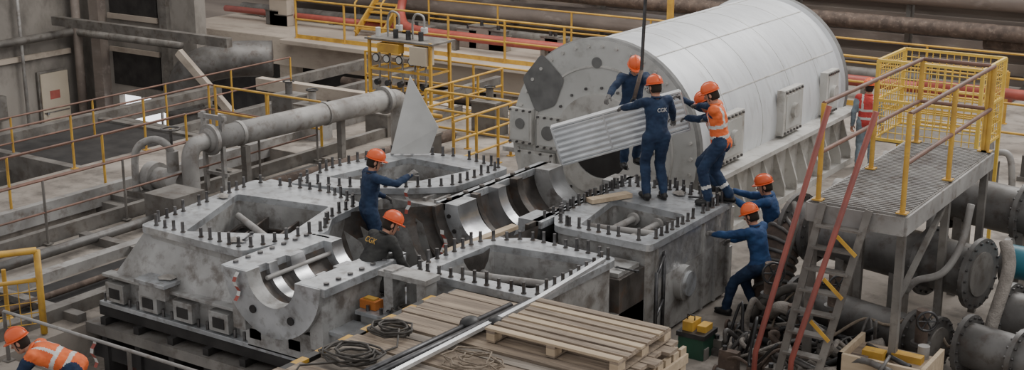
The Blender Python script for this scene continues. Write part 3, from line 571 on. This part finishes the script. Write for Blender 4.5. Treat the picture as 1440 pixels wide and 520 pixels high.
b=MB();x0,x1,y0,y1,z0,z1=4.25,5.75,.7,1.9,1.95,3.12
for x in(x0,x1):
    for y in(y0,y1): b.beam((x,y,0),(x,y,z1),.05,.05,YEL2)
for z in(z0,z1,(z0+z1)/2):
    for x in(x0,x1): b.beam((x,y0,z),(x,y1,z),.04,.04,YEL2)
    for y in(y0,y1): b.beam((x0,y,z),(x1,y,z),.04,.04,YEL2)
for k in range(1,11):
    y=y0+(y1-y0)*k/11
    for x in(x0,x1): b.cyl((x,y,z0),(x,y,z1),.008,YEL2,n=4)
for k in range(1,14):
    x=x0+(x1-x0)*k/14
    for y in(y0,y1): b.cyl((x,y,z0),(x,y,z1),.008,YEL2,n=4)
for k in range(1,10):
    z=z0+(z1-z0)*k/10
    for x in(x0,x1): b.cyl((x,y0,z),(x,y1,z),.008,YEL2,n=4)
    for y in(y0,y1): b.cyl((x0,y,z),(x1,y,z),.008,YEL2,n=4)
b.box(x0,x1,y0,y1,z0-.04,z0,STEELB);b.obj("yellow_mesh_cage")
railing("floor_railing",[(2.6,8.2,0),(13,8.2,0)],1.15,1.5,YEL,YEL,.03)
railing("floor_railing",[(6.9,3.6,0),(12,3.6,0)],1.15,1.2,YEL,YEL,.03)
for x,y,h in((3.6,4.2,.8),(4.6,5.0,1.2),(6.4,6.0,1.0),(8.0,6.6,.7),(3.4,2.4,.6),(7.5,4.6,.9),(5.4,7.2,.8)):
    b=MB();b.box(x-.4,x+.4,y-.3,y+.3,0,h*.6,PIPED);b.cyl((x-.3,y,h*.6+.2),(x+.3,y,h*.6+.2),.22,PIPEG,n=20);b.box(x-.45,x+.45,y-.35,y+.35,0,.08,STEELB);b.tube(spline([(x+.3,y,h*.6+.2),(x+.6,y,h*.6+.2),(x+.7,y,h*.4),(x+.7,y,0)]),.06,PIPEG);b.obj("oil_pump_unit")
def exch(p0,p1,r,m,fl=(0,.12,.75,1),fr=1.35,n=28):
    b=MB();p0,p1=V(p0),V(p1);b.cyl(p0,p1,r,m,n=n);d=(p1-p0).normalized();a,c,_=frame(d)
    for t in fl:
        p=p0.lerp(p1,t);b.cyl(p-d*.03,p+d*.03,r*fr,m,n=n)
        for i in range(18):
            t_=2*math.pi*i/18;q=p+(a*math.cos(t_)+c*math.sin(t_))*r*(fr*.9);b.cyl(q-d*.06,q+d*.06,.017,STUD,n=6)
    b.cyl(p1,p1+d*.05,r*.85,STEELB,n=n)
    for t in(.3,.6): p=p0.lerp(p1,t);b.box(p.x-.06,p.x+.06,p.y-r*.8,p.y+r*.8,0,p.z-r*.6,STEELB)
    return b
b=exch((3.95,-1.35,1.08),(6.6,-1.95,1.05),.34,PIPED);b.tube([(5.9,-1.75,1.25),(5.9,-1.75,1.75)],.06,PIPEG);b.obj("heat_exchanger")
exch((4.9,.4,1.38),(7.8,-.1,1.3),.33,PIPED,fl=(0,.25,.6,1)).obj("heat_exchanger")
exch((4.4,-2.35,.36),(6.4,-2.85,.36),.26,PIPED,fl=(0,.15,.85,1)).obj("heat_exchanger")
exch((6.95,-1.6,.45),(8.8,-1.9,.45),.32,PIPED,fl=(0,.3,1)).obj("heat_exchanger")
exch((6.75,-2.75,.40),(8.4,-3.1,.40),.28,PIPED,fl=(0,.4,1)).obj("heat_exchanger")
b=MB();b.cyl((6.7,-.9,.95),(8.6,-1.1,.95),.22,TEAL,n=24);b.cyl((6.65,-.9,.95),(6.72,-.9,.95),.3,PIPED,n=24);b.box(7.2,7.4,-1.1,-.8,0,.75,STEELB);b.obj("teal_pipe")
b=MB();P=spline([(4.3,-2.1,.15),(4.0,-2.1,.25),(3.85,-1.85,.6),(3.88,-1.6,.95),(4.05,-1.42,1.08)],6)
b.tube(P,.27,RUST,20)
for i in range(0,len(P)-1,2):
    dd=(P[i+1]-P[i]).normalized();a,c,_=frame(dd);b.torus(P[i],a,c,.275,.03,PIPED,24,6)
b.obj("corrugated_elbow")
b=MB()
for pts,r,m in(([(4.3,-3.0,.35),(4.6,-3.3,.6),(5.0,-3.2,.35),(5.4,-3.4,.2),(5.9,-3.3,.4)],.08,LAG),([(4.0,-2.9,.1),(4.2,-3.0,.5),(4.6,-2.9,.75),(4.9,-3.2,.55)],.06,CABLE),([(4.0,-3.3,.1),(4.3,-3.6,.25),(4.7,-3.5,.12),(5.2,-3.8,.1),(5.6,-3.7,.3)],.05,BLACK),([(4.1,-1.9,1.55),(4.3,-2.3,1.35),(4.3,-2.75,.8),(4.35,-2.9,.3)],.04,CABLE)):
    b.tube(spline(pts),r,m,10)
for i in range(34):
    x=random.uniform(3.9,5.2);y=random.uniform(-4.2,-2.8);P=[(x,y,random.uniform(.03,.3))]
    for k in range(5): x=min(6.8,x+random.uniform(-.1,.45));y+=random.uniform(-.3,.25);y=max(-4.6,min(-2.75,y));P.append((x,y,random.uniform(.04,.75 if i%3==0 else .4)))
    b.tube(spline(P,5),random.choice([.014,.02,.03,.04]),random.choice([BLACK,CABLE,LAG,RUST,PIPED,ROPE]),7)
b.obj("hose_bundle")
b=MB();b.tube(spline([(6.95,-2.2,1.6),(7.05,-2.35,1.3),(6.95,-2.5,.6),(6.9,-2.6,0)]),.08,LAG,12);b.tube(spline([(5.85,-2.4,.8),(6.0,-2.5,1.0),(6.3,-2.45,1.15),(6.45,-2.3,1.5),(6.5,-2.2,2.0)]),.045,PIPEG,10);b.obj("lagged_riser_pipe")
for x,y,z,R in((4.35,-3.1,.95,.14),(5.25,-3.2,1.0,.12),(4.85,-3.5,.6,.12),(6.4,-3.3,.8,.12)):
    b=MB();b.torus((x,y,z),(.83,.55,0),(0,0,1),R,.016,STL);b.cyl((x,y,z),(x-.1,y+.15,z-.02),.025,STL);b.cyl((x-.1,y+.15,z-.35),(x-.1,y+.15,z+.08),.08,RUST)
    for t in(0,1.05,2.1): w=V((.83*math.cos(t),.55*math.cos(t),math.sin(t)))*R;b.cyl(V((x,y,z))+w,V((x,y,z))-w,.01,STL,n=6)
    b.cyl((x-.1,y+.15,0),(x-.1,y+.15,z-.3),.05,RUST);b.cyl((x-.1,y+.15,z-.37),(x-.1,y+.15,z-.33),.12,PIPED,n=16);b.obj("gate_valve")
b=MB();b.box(5.75,6.65,-4.3,-3.6,.0,.5,WOOD);b.box(5.7,6.7,-4.35,-4.3,0,.6,WOODL);b.box(6.65,6.7,-4.35,-3.55,0,.6,WOODL);b.box(5.7,5.75,-4.35,-3.55,0,.6,WOODL);b.box(5.9,6.15,-4.1,-3.95,.5,.60,YEL);b.box(6.2,6.55,-3.95,-3.82,.5,.58,YEL);b.tube([(5.85,-3.75,.53),(6.5,-4.2,.56)],.03,STL);b.cyl((6.5,-3.7,.5),(6.5,-3.7,.65),.07,PIPEG);b.box(5.8,6.0,-4.25,-4.15,.5,.56,RUST);b.obj("parts_crate")
for i in range(26):
    x=random.uniform(3.7,5.5);y=random.uniform(-4.5,-2.9);b=MB()
    if i%2: b.cyl((x,y,.06),(x+random.uniform(.15,.4),y+random.uniform(-.3,.3),.08),.05,random.choice([RUST,PIPED,STL]),n=12);b.cyl((x,y,.07),(x-.03,y,.07),.07,RUST,n=12)
    else:
        h=random.uniform(.08,.25);b.box(x,x+random.uniform(.12,.3),y,y+random.uniform(.1,.25),0,h,random.choice([RUST,PIPED,STEELB]));b.cyl((x+.06,y+.05,h),(x+.06,y+.05,h+.05),.03,STL)
    b.obj("scrap_metal_part")
# ---------------------------------------------------------------- people
def ik(a,c,l1,l2,pole):
    a,c=V(a),V(c);d=c-a;L=min(d.length,(l1+l2)*.995);d.normalize();c=a+d*L
    x=(l1*l1-l2*l2+L*L)/(2*L);h=math.sqrt(max(l1*l1-x*x,0));p=V(pole);p=(p-d*p.dot(d)).normalized()
    return a+d*x+p*h,c
def person(name,loc,fwd,top=NAVY,legs=NAVY,vest=None,pel=(0,0,.93),lean=5,side=0,twist=0,hl=(-.28,.1,.8),hr=(.28,.1,.8),fl=(-.12,.02,.09),fr=(.12,-.02,.09),look=(0,1,-.1),epl=(-.6,-.6,-.5),epr=(.6,-.6,-.5),kp=(0,1,.1),text=None,tcol=REFL,cuff=False,gl=GLOVE,world_hands=False,sc=1.0,tsz=.075):
    f=V((fwd[0],fwd[1],0)).normalized();r=V((f.y,-f.x,0));O=V(loc);U=V((0,0,1))
    T=lambda p:O+(r*p[0]+f*p[1]+U*p[2])*sc
    D=lambda p:(r*p[0]+f*p[1]+U*p[2])
    le,si=math.radians(lean),math.radians(side)
    tv=D((math.sin(si),math.sin(le)*math.cos(si),math.cos(le)*math.cos(si))).normalized()
    rr=Quaternion(tv,math.radians(twist))@(r-tv*r.dot(tv)).normalized();ff=tv.cross(rr)*1.0
    P=T(pel);neck=P+tv*.52*sc;shL=neck-tv*.055*sc-rr*.185*sc;shR=neck-tv*.055*sc+rr*.185*sc
    hiL=P-r*.095*sc-U*.02;hiR=P+r*.095*sc-U*.02
    HL=V(hl) if world_hands else T(hl);HR=V(hr) if world_hands else T(hr)
    eL,wL=ik(shL,HL,.30*sc,.27*sc,D(epl));eR,wR=ik(shR,HR,.30*sc,.27*sc,D(epr))
    kL,aL=ik(hiL,T(fl),.44*sc,.42*sc,D(kp));kR,aR=ik(hiR,T(fr),.44*sc,.42*sc,D(kp))
    g=MB();bones=[]
    def bone(p,q,r0,r1,tag): g.caps(p,q,r0*sc,r1*sc,top,12);bones.append((V(p),V(q),r0*sc,r1*sc,tag))
    ts=[-.10,-.03,.06,.16,.27,.38,.455,.50];rx=[.11,.165,.17,.16,.17,.19,.165,.09];ry=[.08,.118,.122,.115,.125,.122,.10,.07]
    kx=1.06 if vest else 1.0
    g.loft([P+tv*t*sc for t in ts],[x*sc*kx for x in rx],[y*sc*kx for y in ry],rr,ff,top,20)
    bones.append((P-tv*.02*sc,P+tv*.44*sc,.14*sc,.155*sc,'torso'))
    bone(P+tv*.42*sc-rr*.03*sc,shL,.085,.075,'torso');bone(P+tv*.42*sc+rr*.03*sc,shR,.085,.075,'torso')
    for sh,e,w in((shL,eL,wL),(shR,eR,wR)): bone(sh,e,.070,.055,'arm');bone(e,w,.055,.040,'arm')
    for h,k,a in((hiL,kL,aL),(hiR,kR,aR)): bone(h,k,.108,.076,'leg');bone(k,a+U*.04*sc,.078,.066,'leg')
    for a,s in((aL,-1),(aR,1)):
        a0=a-U*.035*sc;d=f*1.0+r*s*.18;bone(a0-f*.05*sc,a0+d*.13*sc,.05,.045,'boot')
    tmp=g.obj("tmp");m=tmp.modifiers.new("r",'REMESH');m.mode='VOXEL';m.voxel_size=.0155;s_=tmp.modifiers.new("s",'SMOOTH');s_.iterations=4;s_.factor=.5
    dg=bpy.context.evaluated_depsgraph_get();me=bpy.data.meshes.new_from_object(tmp.evaluated_get(dg));bpy.data.objects.remove(tmp)
    out=MB();cat={};vv=[]
    for v in me.vertices:
        n=noise.noise(v.co*9)*.014+noise.noise(v.co*V((20,20,34)))*.007;vv.append(v.co+v.normal*n)
    for p in me.polygons:
        c=p.center;best=9;tag='torso';par=0
        for (a,q,r0,r1,tg) in bones:
            ab=q-a;t=max(0,min(1,(c-a).dot(ab)/ab.length_squared));dd=(c-(a+ab*t)).length-(r0+(r1-r0)*t)
            if dd<best:best=dd;tag=tg;par=t;seg=(a,q)
        h=(c-P).dot(tv)/sc;mm=top
        if tag=='leg':
            mm=legs
            if cuff and ((seg[0]-kL).length<.001 or (seg[0]-kR).length<.001) and .55<par<.68: mm=REFL
            if h>.02 and h<.2: mm=top
        elif tag=='boot': mm=BOOT
        elif tag=='torso':
            mm=vest or top
            if h<-.04: mm=legs if not vest else vest
            if vest:
                s2=(c-P).dot(rr)/sc
                if .05<h<.10 or .20<h<.25 or (h>.25 and .085<abs(s2)<.125): mm=REFL
        cat.setdefault(mm,[]).append(list(p.vertices))
    out.v=[tuple(v) for v in vv]
    for mm,fs in cat.items():
        i=out.mi(mm)
        for f_ in fs: out.f.append(f_);out.m.append(i);out.sm.append(True)
    lk=D(look).normalized();hup=(tv*.55+U*.6);hup=(hup-lk*hup.dot(lk)).normalized();hr_=lk.cross(hup).normalized()
    nb=neck-tv*.03*sc;hc=neck+(tv*.5+hup*.5).normalized()*.135*sc+lk*.02*sc
    out.caps(nb,hc-hup*.03*sc,.056*sc,.052*sc,SKIN,12);out.torus(nb+tv*.03*sc,rr,ff,.062*sc,.018*sc,vest or top,16,6)
    H=lambda x,y,z:hc+(hr_*x+lk*y+hup*z)*sc
    lv=[(-.125,.028,.035,.03),(-.112,.045,.06,.022),(-.085,.058,.078,.010),(-.05,.067,.088,.004),(-.01,.074,.094,0),(.03,.078,.097,0),(.07,.074,.092,0),(.1,.055,.07,0),(.118,.025,.03,0)]
    out.loft([H(0,l[3],l[0]) for l in lv],[l[1]*sc for l in lv],[l[2]*sc for l in lv],hr_,lk,SKIN,18)
    out.loft([H(0,.092,.02),H(0,.105,-.005),H(0,.118,-.025),H(0,.1,-.038)],[.008,.011,.016,.008],[.006,.012,.015,.008],hr_,lk,SKIN,8)
    for s in(-1,1):
        out.ell(H(s*.032,.083,.008),hr_*.014,lk*.012,hup*.009,EYEW,8,6);out.ell(H(s*.032,.093,.008),hr_*.006,lk*.005,hup*.006,HAIR,8,5)
        out.ell(H(s*.032,.088,.03),hr_*.02,lk*.008,hup*.005,HAIR,8,5);out.ell(H(s*.08,-.005,-.005),hr_*.012,lk*.02,hup*.033,SKIN,8,6)
        out.tube([H(s*.085,.02,.04),H(s*.075,.03,-.06),H(0,.05,-.125)],.005*sc,BLACK,5)
    out.ell(H(0,.085,-.062),hr_*.026,lk*.009,hup*.008,LIP,10,5)
    out.loft([H(0,-.02,-.075),H(0,-.016,-.03),H(0,-.012,.02),H(0,-.008,.06)],[.062,.078,.083,.082],[.075,.09,.094,.095],hr_,lk,HAIR,18)
    hz=.045;lv=[(0,1.0),(.03,1.0),(.065,.94),(.095,.80),(.118,.58),(.13,.30),(.134,.05)]
    out.loft([H(0,0,hz+z) for z,_ in lv],[.108*k for _,k in lv],[.130*k for _,k in lv],hr_,lk,HELM,24)
    out.loft([H(0,.008,hz-.006),H(0,.010,hz),H(0,.008,hz+.008)],[.114,.122,.108],[.137,.150,.133],hr_,lk,HELM,24)
    out.loft([H(0,.10,hz-.012),H(0,.102,hz-.004),H(0,.09,hz+.006)],[.08,.088,.07],[.07,.08,.068],hr_,lk,HELM,18)
    out.tube([H(0,.127*math.cos(a)*1.02,hz+.02+.116*math.sin(a)) for a in[math.radians(k) for k in range(10,171,16)]],.011,HELM,6)
    for e,w,s in((eL,wL,-1),(eR,wR,1)):
        dh=(w-e).normalized();pn=V((0,0,-1))-rr*s*.6-ff*0.2;pn=(pn-dh*pn.dot(dh)).normalized();ac=dh.cross(pn).normalized()
        out.caps(w-dh*.03,w+dh*.015,.036*sc,.032*sc,gl,10)
        out.ell(w+dh*.055*sc,ac*.043*sc,pn*.018*sc,dh*.055*sc,gl,12,8)
        thumbside=ac*(1 if ac.dot(U+ff)>0 else -1)
        for k,(o,l) in enumerate(((.031,.072),(.011,.082),(-.010,.076),(-.030,.060))):
            p0=w+(dh*.088+thumbside*o)*sc;p1=p0+(dh*.9+pn*.35).normalized()*l*.42*sc;p2=p1+(dh*.55+pn*.85).normalized()*l*.34*sc;p3=p2+(dh*.1+pn).normalized()*l*.26*sc
            out.tube([p0-dh*.01,p0,p1,p2,p3],[.010*sc,.0105*sc,.0095*sc,.009*sc,.007*sc],gl,7)
        q0=w+(dh*.025+thumbside*.030)*sc;q1=q0+(dh*.6+thumbside*.75+pn*.2).normalized()*.038*sc;q2=q1+(dh*.9+thumbside*.2+pn*.4).normalized()*.032*sc;q3=q2+(dh*.8+pn*.5).normalized()*.02*sc
        out.tube([q0,q1,q2,q3],[.014*sc,.012*sc,.0105*sc,.008*sc],gl,7)
    for a,s in((aL,-1),(aR,1)):
        c=a+f*.045*sc-U*.078*sc;out.ell(c,r*.052*sc,f*.145*sc,U*.014,BLACK,14,6)
    ob=out.obj(name)
    if text:
        tc=bpy.data.curves.new("logo",'FONT');tc.body=text;tc.size=tsz;tc.align_x='CENTER';tc.extrude=.002;tc.materials.append(tcol)
        to=bpy.data.objects.new("back_logo",tc);COL.objects.link(to)
        M=Matrix((rr,tv,-ff)).transposed().to_4x4()
        M.translation=P+tv*.33*sc-ff*.145*sc;to.matrix_world=M;to.parent=ob;to.matrix_parent_inverse=ob.matrix_world.inverted()
    return ob
def rel(t,q,e=V((0,0,0))): return tuple(PAN(t,q)+e)
person("worker",(2.2,-2.3,1.4),(-.75,.66),world_hands=True,hl=rel(.4,.5),hr=rel(.9,-.5),lean=5,text="CGK",look=(-.25,1,-.25),twist=12)
person("worker",(1.0,-.85,1.4),(.75,-.66),world_hands=True,hl=rel(.8,.5),hr=rel(.35,.5),lean=10,look=(.2,1,-.6),fl=(-.14,-.1,.09),fr=(.14,.12,.09))
person("worker",(3.05,-2.05,1.4),(-.95,-.3),vest=VEST,world_hands=True,hl=rel(1.04,-.5),hr=rel(1.02,.1),lean=10,look=(.2,1,-.45),fl=(-.12,.12,.09),fr=(.13,-.14,.09),cuff=True,pel=(0,0,.9))
person("worker",(2.72,-1.35,1.4),(-.9,-.45),vest=VEST,world_hands=True,hl=rel(.98,-.2),hr=rel(1.0,.3),lean=24,look=(0,1,-.5),pel=(0,-.05,.72),sc=.97)
person("worker",(-.78,-4.95,.5),(.55,.83),top=NAVY,lean=6,hl=(-.25,.3,1.0),hr=(.14,.56,1.38),look=(.1,1,-.35))
person("worker",(.55,-6.55,.98),(.25,.95),top=OLIVE,legs=OLIVE,pel=(0,-.08,.28),lean=38,hl=(-.02,.48,.20),hr=(.28,.46,.16),fl=(-.16,.16,.09),fr=(.16,.06,.09),kp=(0,1,.8),look=(.45,1,-.6),text="CGK",tcol=YEL,gl=SKIN,tsz=.1)
person("worker",(3.5,-2.35,0),(-.9,.1),top=BLUE,legs=NAVY,pel=(0,-.38,.80),lean=14,hl=(-.2,.3,1.12),hr=(.22,.2,.95),fl=(-.14,.05,.09),fr=(.16,-.2,.09),look=(0,1,-.45))
person("worker",(3.5,-1.35,0),(-.95,-.25),top=BLUE,legs=NAVY,pel=(0,-.1,.93),lean=12,hl=(-.2,.50,1.42),hr=(.15,.52,1.42),look=(0,1,-.3))
person("worker",(2.3,6.1,0),(-.3,.95),top=LBLUE,legs=LBLUE,vest=REDV,lean=3,look=(-.3,1,-.1),gl=SKIN)
person("worker",(-1.15,-9.75,0),(-.832,-.555),vest=VEST,pel=(0,-.1,.74),lean=68,hl=(-.25,.75,.35),hr=(.2,.7,.4),look=(0,1,-.5),fl=(-.16,.1,.09),fr=(.16,-.2,.09))
# ---------------------------------------------------------------- light & camera
w=bpy.data.worlds.new("w");bpy.context.scene.world=w;w.use_nodes=True;bg=w.node_tree.nodes["Background"];bg.inputs[0].default_value=(.98,.965,.96,1);bg.inputs[1].default_value=.72
def area(name,loc,tgt,sx,sy,e,c=(1,1,1)):
    l=bpy.data.lights.new(name,'AREA');l.shape='RECTANGLE';l.size=sx;l.size_y=sy;l.energy=e;l.color=c
    o=bpy.data.objects.new(name,l);COL.objects.link(o);o.location=loc;o.rotation_euler=(V(tgt)-V(loc)).to_track_quat('-Z','Y').to_euler()
area("skylight_area",(6,14,16),(0,-2,0),14,7,3300,(1,.98,.95))
area("clerestory_area",(14,-6,14),(0,-3,1),8,5,450,(1,.97,.93))
area("background_fill_area",(-10,6,13),(-9,11,0),10,6,1500,(1,.95,.88))  # unseen fill added to lighten the background, not an actual window
cd=bpy.data.cameras.new("camera");cd.sensor_width=36;cd.lens=48;cd.clip_end=200
co=bpy.data.objects.new("camera",cd);COL.objects.link(co);co.location=(10.73,-18.69,6.7);co.rotation_euler=(math.radians(90-15.5),0,math.radians(33.7));bpy.context.scene.camera=co
